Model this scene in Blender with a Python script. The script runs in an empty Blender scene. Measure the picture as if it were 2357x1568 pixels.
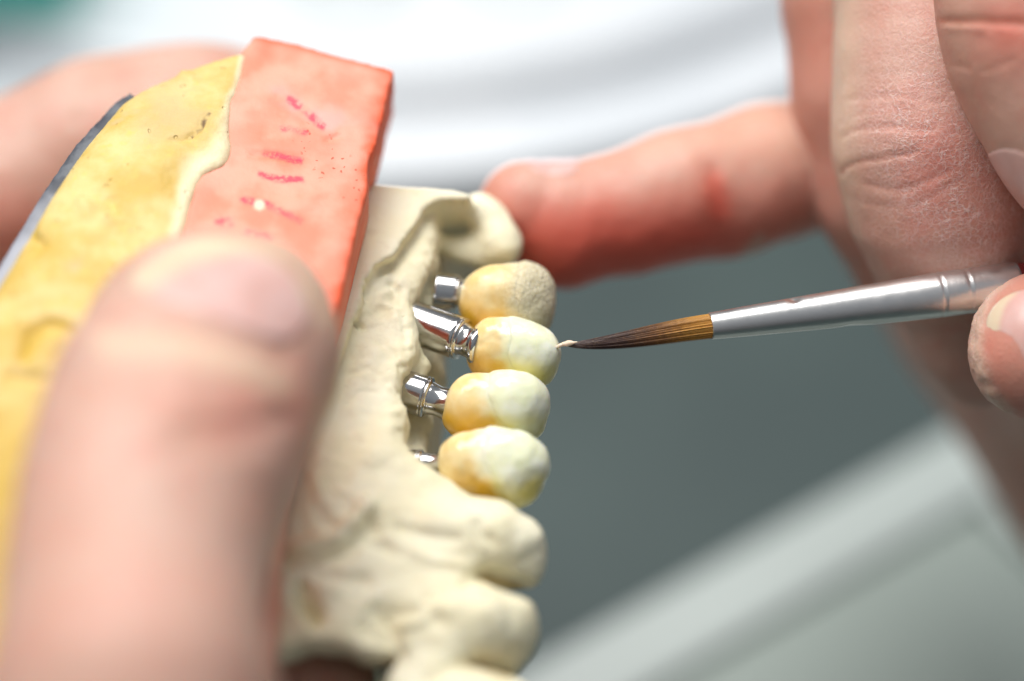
import bpy, math
import numpy as np
from mathutils import Vector

# ------------------------------------------------------------------ units and frame
# Shapes are laid out in millimetres in a frame (x right, y up, z towards the viewer) whose origin lies where
# the lens focuses, and are written to the scene in metres with the world's Z up.
S = 2357/107.0
D = 260.0
PITCH = math.radians(48)
HT = 125.0
BK = 318/278.0
CP, SP = math.cos(PITCH), math.sin(PITCH)
UP = np.array([0, CP, SP]); FW = np.array([0, SP, -CP])
rng = np.random.default_rng(7)
scene = bpy.context.scene
COL = scene.collection

def W(X):
    X = np.asarray(X, float)
    return np.stack([X[..., 0], X @ FW, X @ UP + HT], -1) * 0.001

def P(px, py, z):
    s = (D - z) / D / S
    return np.array([(px - 1178.5)*s, (784 - py)*s, z])

def RR(r, z):
    return r*(D - z)/D/S

def topx(X):
    f = D/(D - X[:, 2])*S
    return np.stack([1178.5 + X[:, 0]*f, 784 - X[:, 1]*f], -1)

# ------------------------------------------------------------------ noise
def vnoise(X, seed=0):
    X = np.asarray(X, np.float64)
    i = np.floor(X).astype(np.int64); f = X - i
    f = f*f*(3 - 2*f)
    out = 0
    for dx in (0, 1):
        wx = f[:, 0] if dx else 1 - f[:, 0]
        for dy in (0, 1):
            wy = f[:, 1] if dy else 1 - f[:, 1]
            for dz in (0, 1):
                wz = f[:, 2] if dz else 1 - f[:, 2]
                h = (i[:, 0]+dx)*73856093 ^ (i[:, 1]+dy)*19349663 ^ (i[:, 2]+dz)*83492791 ^ (seed*2654435761)
                h = (h ^ (h >> 13)) * 1274126177 & 0x7fffffff
                h = (h ^ (h >> 16)) & 0xffff
                out = out + wx*wy*wz*(h/65535.0)
    return out*2 - 1

def fbm(X, scale, octv=3, seed=0):
    o = 0; a = 1.0; t = 0
    for k in range(octv):
        o = o + a*vnoise(X/scale*(2.03**k) + 17.3*k, seed + k); t += a; a *= .5
    return o/t

# ------------------------------------------------------------------ fields on a grid
class Field:
    def __init__(self, lo, hi, h):
        self.lo = np.array(lo, float); self.h = h
        n = np.ceil((np.array(hi) - self.lo)/h).astype(int) + 1
        self.ax = [self.lo[i] + h*np.arange(n[i]) for i in range(3)]
        self.n = n
        self.F = np.full(n, 6.0, np.float32)
    def window(self, lo, hi):
        sl = []
        for i in range(3):
            a = max(0, int(math.floor((lo[i] - self.lo[i])/self.h)))
            b = min(int(self.n[i]), int(math.ceil((hi[i] - self.lo[i])/self.h)) + 1)
            if b <= a: return None
            sl.append(slice(a, b))
        return tuple(sl)
    def grid(self, sl):
        return np.meshgrid(*[self.ax[i][sl[i]] for i in range(3)], indexing='ij', sparse=True)
    def all(self):
        return tuple(slice(0, int(k)) for k in self.n)
    def combine(self, sl, d, k=0., sub=False):
        A = self.F[sl]
        if sub:
            if k > 0:
                t = np.maximum(k - np.abs(A + d), 0)/k
                self.F[sl] = np.maximum(A, -d) + t*t*k*.25
            else: self.F[sl] = np.maximum(A, -d)
        else:
            if k > 0:
                t = np.maximum(k - np.abs(A - d), 0)/k
                self.F[sl] = np.minimum(A, d) - t*t*k*.25
            else: self.F[sl] = np.minimum(A, d)
    def capsule(self, a, b, ra, rb, k=0., sub=False, sq=(1, 1, 1)):
        a = np.array(a, float); b = np.array(b, float)
        m = max(ra, rb)*max(1, 1/min(sq)) + max(3.0, k*1.5)
        sl = self.window(np.minimum(a, b) - m, np.maximum(a, b) + m)
        if sl is None: return
        X, Y, Z = self.grid(sl)
        self.combine(sl, caps(X, Y, Z, a, b, ra, rb, sq), k, sub)
    def chain(self, pts, k=0., kin=2., sub=False):
        "pts = (px, py, z, radius in px): one tapering limb, blended inside with kin, joined to the rest with k"
        Q = [P(*p[:3]) for p in pts]; r = [RR(p[3], p[2]) for p in pts]
        rm = max(r) + max(3., k*1.5, kin*1.5)
        sl = self.window(np.min(Q, 0) - rm, np.max(Q, 0) + rm)
        if sl is None: return
        X, Y, Z = self.grid(sl)
        d = None
        for i in range(len(Q) - 1):
            e = caps(X, Y, Z, Q[i], Q[i+1], r[i], r[i+1])
            if d is None: d = e
            else:
                t = np.maximum(kin - np.abs(d - e), 0)/kin
                d = np.minimum(d, e) - t*t*kin*.25
        self.combine(sl, d, k, sub)
    def ball(self, px, py, z, r, k=0., sub=False, sq=(1, 1, 1)):
        c = P(px, py, z); r = RR(r, z)
        self.capsule(c, c + 1e-6, r, r, k, sub, sq)
    def mesh(self, smooth=2):
        return nets(self.F, self.lo, self.h, smooth)

def caps(X, Y, Z, a, b, ra, rb, sq=(1, 1, 1)):
    ab = b - a; L = float(ab @ ab) + 1e-12
    t = np.clip(((X - a[0])*ab[0] + (Y - a[1])*ab[1] + (Z - a[2])*ab[2])/L, 0, 1)
    d = np.sqrt(((X - a[0] - t*ab[0])*sq[0])**2 + ((Y - a[1] - t*ab[1])*sq[1])**2 + ((Z - a[2] - t*ab[2])*sq[2])**2)
    return (d - (ra + t*(rb - ra))).astype(np.float32)

def nets(F, lo, h, smooth=2):
    F = np.pad(F, 1, constant_values=6.0); lo = lo - h
    ins = F < 0
    nx, ny, nz = F.shape
    cnt = np.zeros((nx-1, ny-1, nz-1), np.int8)
    for dx in (0, 1):
        for dy in (0, 1):
            for dz in (0, 1):
                cnt += ins[dx:nx-1+dx, dy:ny-1+dy, dz:nz-1+dz]
    act = (cnt > 0) & (cnt < 8)
    I = np.argwhere(act)
    idx = np.full(act.shape, -1, np.int64); idx[act] = np.arange(len(I))
    c = {}
    for dx in (0, 1):
        for dy in (0, 1):
            for dz in (0, 1):
                c[dx, dy, dz] = F[I[:, 0]+dx, I[:, 1]+dy, I[:, 2]+dz].astype(float)
    acc = np.zeros((len(I), 3)); num = np.zeros(len(I))
    keys = list(c)
    for p in keys:
        for ax in range(3):
            if p[ax] == 0:
                q = list(p); q[ax] = 1; q = tuple(q)
                f0, f1 = c[p], c[q]
                m = (f0 < 0) != (f1 < 0)
                t = np.where(m, f0/np.where(m, f0 - f1, 1), 0)
                pos = np.tile(np.array(p, float), (len(I), 1)); pos[:, ax] = t
                acc[m] += pos[m]; num[m] += 1
    V = lo + h*(I + acc/num[:, None])
    quads = []
    def emit(m, off, inside):
        E = np.argwhere(m)
        if not len(E): return
        q = np.stack([idx[E[:, 0]+o[0], E[:, 1]+o[1], E[:, 2]+o[2]] for o in off], -1)
        fl = ~inside[m]
        q[fl] = q[fl][:, ::-1]
        quads.append(q)
    a = ins[:-1, 1:-1, 1:-1]; b = ins[1:, 1:-1, 1:-1]
    emit(a != b, [(0, 0, 0), (0, 1, 0), (0, 1, 1), (0, 0, 1)], a)
    a = ins[1:-1, :-1, 1:-1]; b = ins[1:-1, 1:, 1:-1]
    emit(a != b, [(0, 0, 0), (0, 0, 1), (1, 0, 1), (1, 0, 0)], a)
    a = ins[1:-1, 1:-1, :-1]; b = ins[1:-1, 1:-1, 1:]
    emit(a != b, [(0, 0, 0), (1, 0, 0), (1, 1, 0), (0, 1, 0)], a)
    Q = np.concatenate(quads)
    for _ in range(smooth): V = relax(V, Q)
    return V, Q

def relax(V, Q, w=.6):
    acc = np.zeros_like(V); n = np.zeros(len(V))
    for i in range(4):
        a, b = Q[:, i], Q[:, (i+1) % 4]
        for j in range(3):
            acc[:, j] += np.bincount(a, V[b, j], len(V)) + np.bincount(b, V[a, j], len(V))
        n += np.bincount(a, minlength=len(V)) + np.bincount(b, minlength=len(V))
    return V*(1-w) + w*acc/np.maximum(n, 1)[:, None]

def normals(V, Q):
    n = np.cross(V[Q[:, 2]] - V[Q[:, 0]], V[Q[:, 3]] - V[Q[:, 1]])
    N = np.zeros_like(V)
    for i in range(4):
        for j in range(3): N[:, j] += np.bincount(Q[:, i], n[:, j], len(V))
    return N/np.maximum(np.linalg.norm(N, axis=1), 1e-9)[:, None]

def pdist(pts, Z):
    "distance in px from points to a polyline"
    d = np.full(len(pts), 1e9)
    Z = np.array(Z, float)
    for a, b in zip(Z[:-1], Z[1:]):
        ab = b - a; t = np.clip(((pts - a) @ ab)/(ab @ ab + 1e-9), 0, 1)
        d = np.minimum(d, np.linalg.norm(pts - a - t[:, None]*ab, axis=1))
    return d

def spline(Z, n=8):
    Z = np.array(Z, float)
    if len(Z) < 3: return Z
    Y = np.vstack([2*Z[0]-Z[1], Z, 2*Z[-1]-Z[-2]])
    out = []
    for i in range(1, len(Y)-2):
        for t in np.linspace(0, 1, n, endpoint=False):
            p0, p1, p2, p3 = Y[i-1:i+3]
            out.append(.5*(2*p1 + (p2-p0)*t + (2*p0-5*p1+4*p2-p3)*t*t + (3*p1-p0-3*p2+p3)*t**3))
    out.append(Z[-1])
    return np.array(out)

def stroke(V, Q, items, mask=None):
    "shallow relief along lines (px): amplitude in mm, width in px; positive = groove"
    N = normals(V, Q); px = topx(V); off = np.zeros(len(V))
    front = np.clip(N[:, 2]*3, 0, 1)
    wob = fbm(np.c_[px, px[:, 0]*0], 25, 2, 5)
    for line, amp, w in items:
        d = pdist(px, spline(line))
        off -= amp*np.exp(-(d/(w*(1 + .35*wob)))**2)
    off *= front
    if mask is not None: off *= mask
    return V + N*off[:, None]

# ------------------------------------------------------------------ polygons and slabs
class Poly:
    "signed distance (px) to a closed outline, kept on a raster"
    def __init__(self, pts, smooth=True, step=4, lo=(-700, -300), hi=(1500, 2000)):
        Z = np.array(pts, float)
        if smooth: Z = spline(np.vstack([Z, Z[:1]]), 5)
        else: Z = np.vstack([Z, Z[:1]])
        self.lo = np.array(lo, float); self.step = step
        gx = np.arange(lo[0], hi[0], step); gy = np.arange(lo[1], hi[1], step)
        G = np.stack(np.meshgrid(gx, gy, indexing='ij'), -1).reshape(-1, 2).astype(float)
        d = np.full(len(G), 1e9); odd = np.zeros(len(G), bool)
        for a, b in zip(Z[:-1], Z[1:]):
            ab = b - a; L = ab @ ab
            if L < 1e-9: continue
            t = np.clip(((G - a) @ ab)/L, 0, 1)
            d = np.minimum(d, ((G - a - t[:, None]*ab)**2).sum(1))
            c = (a[1] > G[:, 1]) != (b[1] > G[:, 1])
            if abs(ab[1]) > 1e-9:
                odd ^= c & (G[:, 0] < a[0] + (G[:, 1]-a[1])*ab[0]/ab[1])
        d = np.sqrt(d); d[odd] *= -1
        self.T = d.reshape(len(gx), len(gy)).astype(np.float32)
    def __call__(self, px, py):
        u = np.clip((px - self.lo[0])/self.step, 0, self.T.shape[0]-1.001)
        v = np.clip((py - self.lo[1])/self.step, 0, self.T.shape[1]-1.001)
        i = u.astype(int); j = v.astype(int); u = u-i; v = v-j
        T = self.T
        return T[i, j]*(1-u)*(1-v) + T[i+1, j]*u*(1-v) + T[i, j+1]*(1-u)*v + T[i+1, j+1]*u*v

K = .8
class Plane:
    "a face z = k*((py-y0) - g*(px-x0))/S through the model, in true mm"
    def __init__(self, x0, y0, g=.2, k=K):
        self.o = P(x0, y0, 0); n = np.array([g*k, k, 1.0]); self.L = np.linalg.norm(n); self.n = n/self.L
    def z(self, px, py, off=0.):
        d = np.array([(px-1178.5)/S, (784-py)/S, -D]); c = np.array([0, 0, D])
        t = (off - (c - self.o) @ self.n)/(d @ self.n)
        return float((c + t*d)[2])

def slab(fd, poly, plane, e, off, thick, rnd=.6, k=0., sub=False, grow=0., lo=None, hi=None):
    "outline on a face, carried back along e for thick mm, with rounded edges"
    sl = fd.all() if lo is None else fd.window(lo, hi)
    X, Y, Z = fd.grid(sl)
    e = np.array(e, float); e /= np.linalg.norm(e)
    n = plane.n
    w = (X - plane.o[0])*n[0] + (Y - plane.o[1])*n[1] + (Z - plane.o[2])*n[2] - off     # height over the face
    t = w/float(e @ n)
    qx, qy, qz = X - t*e[0], Y - t*e[1], Z - t*e[2]
    f = D/(D - qz)*S
    d2 = poly(1178.5 + qx*f, 784 - qy*f)/f - grow
    a = np.maximum(w, -thick - w) + rnd; b = d2 + rnd
    d = np.minimum(np.maximum(a, b), 0) + np.sqrt(np.maximum(a, 0)**2 + np.maximum(b, 0)**2) - rnd
    fd.combine(sl, d.astype(np.float32), k, sub)

# ------------------------------------------------------------------ linking
def root_at(name, Xmm):
    o = bpy.data.objects.new(name, None); COL.objects.link(o)
    o.location = W(np.array(Xmm, float)); o.empty_display_size = .005
    return o

def tag(o, label, cat, group=None):
    o['label'] = label; o['category'] = cat
    if group: o['group'] = group
    return o

def link(name, V, Q, mat, parent=None, attrs=None, at=None, flat=False, world=False):
    Vw = np.asarray(V, float) if world else W(V)
    if parent is not None:
        org = np.array(parent.location); q = parent
        while q.parent is not None:
            q = q.parent; org = org + np.array(q.location)
    else:
        org = np.array(at, float) if at is not None else Vw.mean(0)
    me = bpy.data.meshes.new(name)
    if isinstance(Q, np.ndarray):
        nf, k = Q.shape
        me.vertices.add(len(Vw)); me.vertices.foreach_set('co', (Vw - org).astype(np.float32).ravel())
        me.loops.add(nf*k); me.loops.foreach_set('vertex_index', Q.astype(np.int32).ravel())
        me.polygons.add(nf); me.polygons.foreach_set('loop_start', np.arange(0, nf*k, k, dtype=np.int32))
        me.update(calc_edges=True); me.validate()
    else:
        me.from_pydata((Vw - org).tolist(), [], [list(map(int, f)) for f in Q]); me.update()
    if not flat: me.polygons.foreach_set('use_smooth', np.ones(len(me.polygons), bool))
    for nm, val in (attrs or {}).items():
        at_ = me.attributes.new(nm, 'FLOAT', 'POINT'); at_.data.foreach_set('value', np.asarray(val, np.float32))
    me.materials.append(mat)
    o = bpy.data.objects.new(name, me); COL.objects.link(o)
    if parent is not None: o.parent = parent
    else: o.location = org
    return o

def lathe(profile, seg=56):
    "profile [(x along axis, r)] -> V (axis = x), Q"
    pr = np.array(profile, float); a = np.linspace(0, 2*np.pi, seg, endpoint=False)
    V = np.stack([np.repeat(pr[:, 0], seg), np.outer(pr[:, 1], np.cos(a)).ravel(), np.outer(pr[:, 1], np.sin(a)).ravel()], -1)
    i = np.arange(len(pr)-1)[:, None]*seg; j = np.arange(seg)[None]; j2 = (j+1) % seg
    Q = np.stack([i+j, i+seg+j, i+seg+j2, i+j2], -1).reshape(-1, 4)
    return V, Q

def axis_frame(a, b):
    x = (b-a)/np.linalg.norm(b-a)
    y = np.array([0, 1.0, 0]) - x*x[1]; y /= np.linalg.norm(y)
    return np.stack([x, y, np.cross(x, y)])

# ------------------------------------------------------------------ materials
class Mat:
    def __init__(self, name, **kw):
        self.m = bpy.data.materials.new(name); self.m.use_nodes = True
        self.nt = self.m.node_tree; self.b = self.nt.nodes['Principled BSDF']
        for k, v in kw.items(): self.b.inputs[k.replace('_', ' ')].default_value = v
        self._tc = None
    def new(self, t, **kw):
        n = self.nt.nodes.new(t)
        for k, v in kw.items(): setattr(n, k, v)
        return n
    def L(self, a, b): self.nt.links.new(a, b)
    def set(self, sock, v):
        if hasattr(v, 'is_output'): self.L(v, sock)
        elif isinstance(v, (tuple, list)) and len(v) == 3 and sock.type == 'RGBA': sock.default_value = (*v, 1)
        else: sock.default_value = v
    def mm(self):
        if self._tc is None:
            t = self.new('ShaderNodeTexCoord'); s = self.new('ShaderNodeVectorMath', operation='SCALE')
            self.L(t.outputs['Object'], s.inputs[0]); s.inputs['Scale'].default_value = 1000
            self._tc = s.outputs[0]
        return self._tc
    def noise(self, scale, detail=3, rough=.5, vec=None):
        "scale = feature size in mm"
        n = self.new('ShaderNodeTexNoise'); self.L(vec or self.mm(), n.inputs['Vector'])
        n.inputs['Scale'].default_value = 1/scale; n.inputs['Detail'].default_value = detail; n.inputs['Roughness'].default_value = rough
        return n.outputs['Fac']
    def voro(self, scale, feature='DISTANCE_TO_EDGE', vec=None, out='Distance'):
        n = self.new('ShaderNodeTexVoronoi', feature=feature); self.L(vec or self.mm(), n.inputs['Vector'])
        n.inputs['Scale'].default_value = 1/scale
        return n.outputs[out]
    def warp(self, scale, amt):
        n = self.new('ShaderNodeTexNoise'); self.L(self.mm(), n.inputs['Vector']); n.inputs['Scale'].default_value = 1/scale
        a = self.new('ShaderNodeVectorMath', operation='MULTIPLY_ADD')
        self.L(n.outputs['Color'], a.inputs[0]); a.inputs[1].default_value = (amt,)*3; self.L(self.mm(), a.inputs[2])
        return a.outputs[0]
    def attr(self, name):
        n = self.new('ShaderNodeAttribute'); n.attribute_name = name; return n.outputs['Fac']
    def ramp(self, v, lo, hi, a=0., b=1.):
        n = self.new('ShaderNodeMapRange'); n.interpolation_type = 'SMOOTHSTEP'
        self.set(n.inputs['Value'], v)
        for k, x in zip(('From Min', 'From Max', 'To Min', 'To Max'), (lo, hi, a, b)): n.inputs[k].default_value = x
        return n.outputs[0]
    def math(self, op, a, b=0.):
        n = self.new('ShaderNodeMath', operation=op); self.set(n.inputs[0], a); self.set(n.inputs[1], b); return n.outputs[0]
    def mix(self, f, a, b):
        n = self.new('ShaderNodeMix', data_type='RGBA')
        self.set(n.inputs[0], f); self.set(n.inputs[6], a); self.set(n.inputs[7], b); return n.outputs[2]
    def color(self, v): self.set(self.b.inputs['Base Color'], v); return self
    def rough(self, v): self.set(self.b.inputs['Roughness'], v); return self
    def bump(self, h, dist, strength=1.):
        n = self.new('ShaderNodeBump'); n.inputs['Distance'].default_value = dist*.001; self.set(n.inputs['Strength'], strength)
        self.L(h, n.inputs['Height'])
        if self.b.inputs['Normal'].is_linked: self.L(self.b.inputs['Normal'].links[0].from_socket, n.inputs['Normal'])
        self.L(n.outputs[0], self.b.inputs['Normal']); return self
    def sss(self, w, radius, scale):
        self.b.inputs['Subsurface Weight'].default_value = w
        self.b.inputs['Subsurface Radius'].default_value = radius
        self.b.inputs['Subsurface Scale'].default_value = scale*.001; return self

def srgb(r, g, b):
    f = lambda c: (c/255/12.92 if c <= 10 else ((c/255+.055)/1.055)**2.4)
    return (f(r), f(g), f(b))

def mat_stone():
    m = Mat('cream_stone')
    c = m.mix(m.ramp(m.noise(6, 4), .35, .7), (.88, .81, .56), (.91, .865, .66))
    c = m.mix(m.math('MULTIPLY', m.ramp(m.noise(2.2, 5, .6), .52, .74), .35), c, (.66, .55, .36))
    c = m.mix(m.ramp(m.attr('groove_shade'), 0, 1), c, (.52, .36, .12))
    m.color(c).rough(.62)
    m.sss(.12, (1, .7, .35), .5)
    m.bump(m.noise(.9, 6, .65), .16, .6)
    pit = m.ramp(m.voro(2.3, 'F1', m.warp(3, 1.5)), .05, .12)
    m.bump(pit, .12, .5)
    return m.m

def mat_coral():
    m = Mat('coral_plaster')
    c = m.mix(m.ramp(m.noise(5, 4), .35, .65), (.84, .225, .13), (.90, .35, .24))
    c = m.mix(m.ramp(m.noise(13, 3), .4, .65, 0, .5), c, (.90, .36, .27))
    c = m.mix(m.ramp(m.attr('edge'), 0, 1), c, (.86, .13, .05))
    c = m.mix(m.ramp(m.attr('smear'), 0, 1, 0, .6), c, (.70, .36, .33))
    sp = m.math('MULTIPLY', m.ramp(m.voro(.8, 'F1', m.warp(.9, .9)), .26, .16), m.attr('specks'))
    c = m.mix(m.ramp(sp, 0.1, .6), c, (.50, .10, .04))
    ik = m.math('MULTIPLY', m.attr('ink'), m.ramp(m.noise(.7, 4, .65), .3, .62, .25, 1.15))
    c = m.mix(m.ramp(ik, .02, .75, 0, .95), c, (.72, .035, .08))
    c = m.mix(m.ramp(m.attr('chip'), .2, .8), c, (.80, .66, .48))
    m.color(c).rough(.55)
    m.sss(.1, (1, .4, .25), .5)
    m.bump(m.noise(.8, 5, .6), .10, .5)
    return m.m

def mat_yellow():
    m = Mat('yellow_plaster')
    c = m.mix(m.ramp(m.noise(7, 5, .6), .35, .68), (.61, .405, .085), (.74, .575, .24))
    c = m.mix(m.ramp(m.noise(1.6, 5, .65), .55, .78), c, (.82, .56, .12))
    c = m.mix(m.ramp(m.noise(4.3, 3), .6, .75), c, (.62, .45, .20))
    c = m.mix(m.ramp(m.attr('tan'), 0, 1, 0, .75), c, (.60, .45, .22))
    c = m.mix(m.ramp(m.attr('pale'), 0, 1, 0, .9), c, (.86, .77, .52))
    c = m.mix(m.ramp(m.attr('deep'), 0, 1), c, (.56, .37, .05))
    c = m.mix(m.ramp(m.attr('crack'), .2, .9), c, (.16, .09, .03))
    m.color(c).rough(.6)
    m.sss(.08, (1, .6, .25), .5)
    m.bump(m.noise(1.5, 6, .65), .35, .6)
    m.bump(m.ramp(m.voro(2.0, 'F1', m.warp(3, 2)), .08, .16), .25, .7)
    return m.m

def mat_plate():
    m = Mat('grey_mounting_plate')
    c = m.mix(m.ramp(m.noise(3, 5, .6), .4, .6), (.055, .06, .075), (.12, .13, .15))
    c = m.mix(m.ramp(m.attr('worn'), 0, 1), c, (.36, .37, .42))
    m.color(c).rough(.6)
    return m.m

def mat_porcelain(name, dry=False):
    m = Mat(name)
    d = m.mix(m.ramp(m.noise(2.6, 3), .35, .65), (.84, .63, .28), (.88, .75, .43))
    d = m.mix(m.ramp(m.attr('amber'), 0, 1), d, (.72, .42, .035))
    if dry:
        e = m.mix(m.ramp(m.noise(.35, 3), .35, .65), (.56, .49, .31), (.74, .68, .50))
        e = m.mix(m.ramp(m.noise(2.5, 2), .45, .65), e, (.66, .60, .42))
    else:
        e = m.mix(m.ramp(m.noise(2.2, 3), .35, .65), (.82, .85, .60), (.87, .89, .74))
        e = m.mix(m.ramp(m.attr('amber'), .25, 1.0, 0, .8), e, (.70, .60, .12))
    bl = m.math('ADD', m.attr('blend'), m.math('MULTIPLY', m.math('SUBTRACT', m.noise(1.5, 3), .5), .5))
    bl = m.ramp(bl, .2, .8)
    m.color(m.mix(bl, d, e))
    m.sss(.35, (1, .85, .45), .8)
    if dry:
        m.rough(m.ramp(bl, 0, 1, .3, .95)); m.bump(m.noise(.42, 4, .6), .42, m.math('MULTIPLY', bl, .9))
    else:
        m.rough(.14)
    m.bump(m.noise(1.4, 3), .16, .35)
    return m.m

def mat_metal(name, col, r, fine=0.):
    m = Mat(name, Metallic=1.0)
    m.color(col)
    m.rough(m.ramp(m.noise(1.5, 4, .6), .3, .75, r*.92, r*1.12) if fine else m.ramp(m.noise(1.5, 4, .6), .3, .75, r*.8, r*1.35))
    if fine: m.bump(m.noise(.22, 2), fine, .5)
    return m

def mat_skin(name, tint=1., grey=0., dry=False):
    m = Mat(name)
    c = m.mix(m.ramp(m.noise(9, 3), .35, .65), (.66*tint, (.365+grey)*tint, (.275+grey)*tint), (.70*tint, (.42+grey)*tint, (.33+grey)*tint))
    c = m.mix(m.ramp(m.noise(3.5, 4, .6), .45, .72, 0, .5), c, (.62, .27, .21))
    c = m.mix(m.ramp(m.attr('red'), 0, 1), c, (.70, .13, .085))
    c = m.mix(m.ramp(m.attr('pale'), 0, 1, 0, .8), c, (.72, .52, .38))
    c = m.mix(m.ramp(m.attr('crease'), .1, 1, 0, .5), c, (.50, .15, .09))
    if dry:
        v = m.warp(.8, 1.0)
        web = m.ramp(m.voro(.72, vec=v), .085, .015)
        web2 = m.ramp(m.voro(.48, vec=v), .09, .02)
        w = m.math('MULTIPLY', m.math('MAXIMUM', web, m.math('MULTIPLY', web2, .55)), m.attr('dry'))
        w = m.math('MULTIPLY', w, m.ramp(m.noise(2.0, 3), .35, .6, .4, 1))
        c = m.mix(m.math('MULTIPLY', w, .62), c, (.90, .72, .68))
        c = m.mix(m.math('MULTIPLY', m.attr('dry'), .15), c, (.72, .43, .39))
        m.bump(w, .06, .7)
    m.color(c)
    m.rough(m.ramp(m.noise(1.2, 3), .3, .7, .42, .56))
    m.b.inputs['Specular IOR Level'].default_value = .4
    m.sss(.35, (1, .32, .18), 1.6)
    m.bump(m.voro(.62, vec=m.warp(1.5, .8)), .10, .6)
    m.bump(m.noise(2.5, 4), .18, .35)
    return m.m

def mat_nail():
    m = Mat('fingernail')
    c = m.mix(m.ramp(m.noise(4, 3), .35, .65), (.70, .42, .37), (.74, .49, .45))
    c = m.mix(m.ramp(m.attr('free'), 0, 1), c, (.74, .60, .43))
    m.color(c).rough(.28)
    m.sss(.3, (1, .4, .3), 1.0)
    m.bump(m.noise(1.2, 3), .06, .4)
    return m.m

M_STONE, M_CORAL, M_YEL, M_PLATE = mat_stone(), mat_coral(), mat_yellow(), mat_plate()
M_WET, M_DRY = mat_porcelain('wet_porcelain'), mat_porcelain('dry_granular_porcelain', True)
M_STEEL = mat_metal('polished_steel', (.58, .575, .57), .15).m
M_SKIN, M_SKIN_DRY, M_NAIL = mat_skin('skin', .88, .03), mat_skin('dry_skin', .90, 0, dry=True), mat_nail()

# ------------------------------------------------------------------ the dental cast
FC = Plane(800, 370)          # face of the coral band and the yellow mount
FS = Plane(950, 740)          # face of the stone gum
E = (.02, -.35, -.94)
gauss = lambda d, w: np.exp(-(d/w)**2)

cast = root_at('dental_cast', P(650, 900, -10))
tag(cast, 'cream stone jaw cast on a coral band and yellow plaster mount, held under the thumb', 'dental cast')

def bounds(pts, pad=3.):
    Q = np.array([P(*p) for p in pts]); return Q.min(0)-pad, Q.max(0)+pad

def zc(px, py, off=0.): return FC.z(px, py, off)
def zs(px, py, off=0.): return FS.z(px, py, off)

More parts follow.
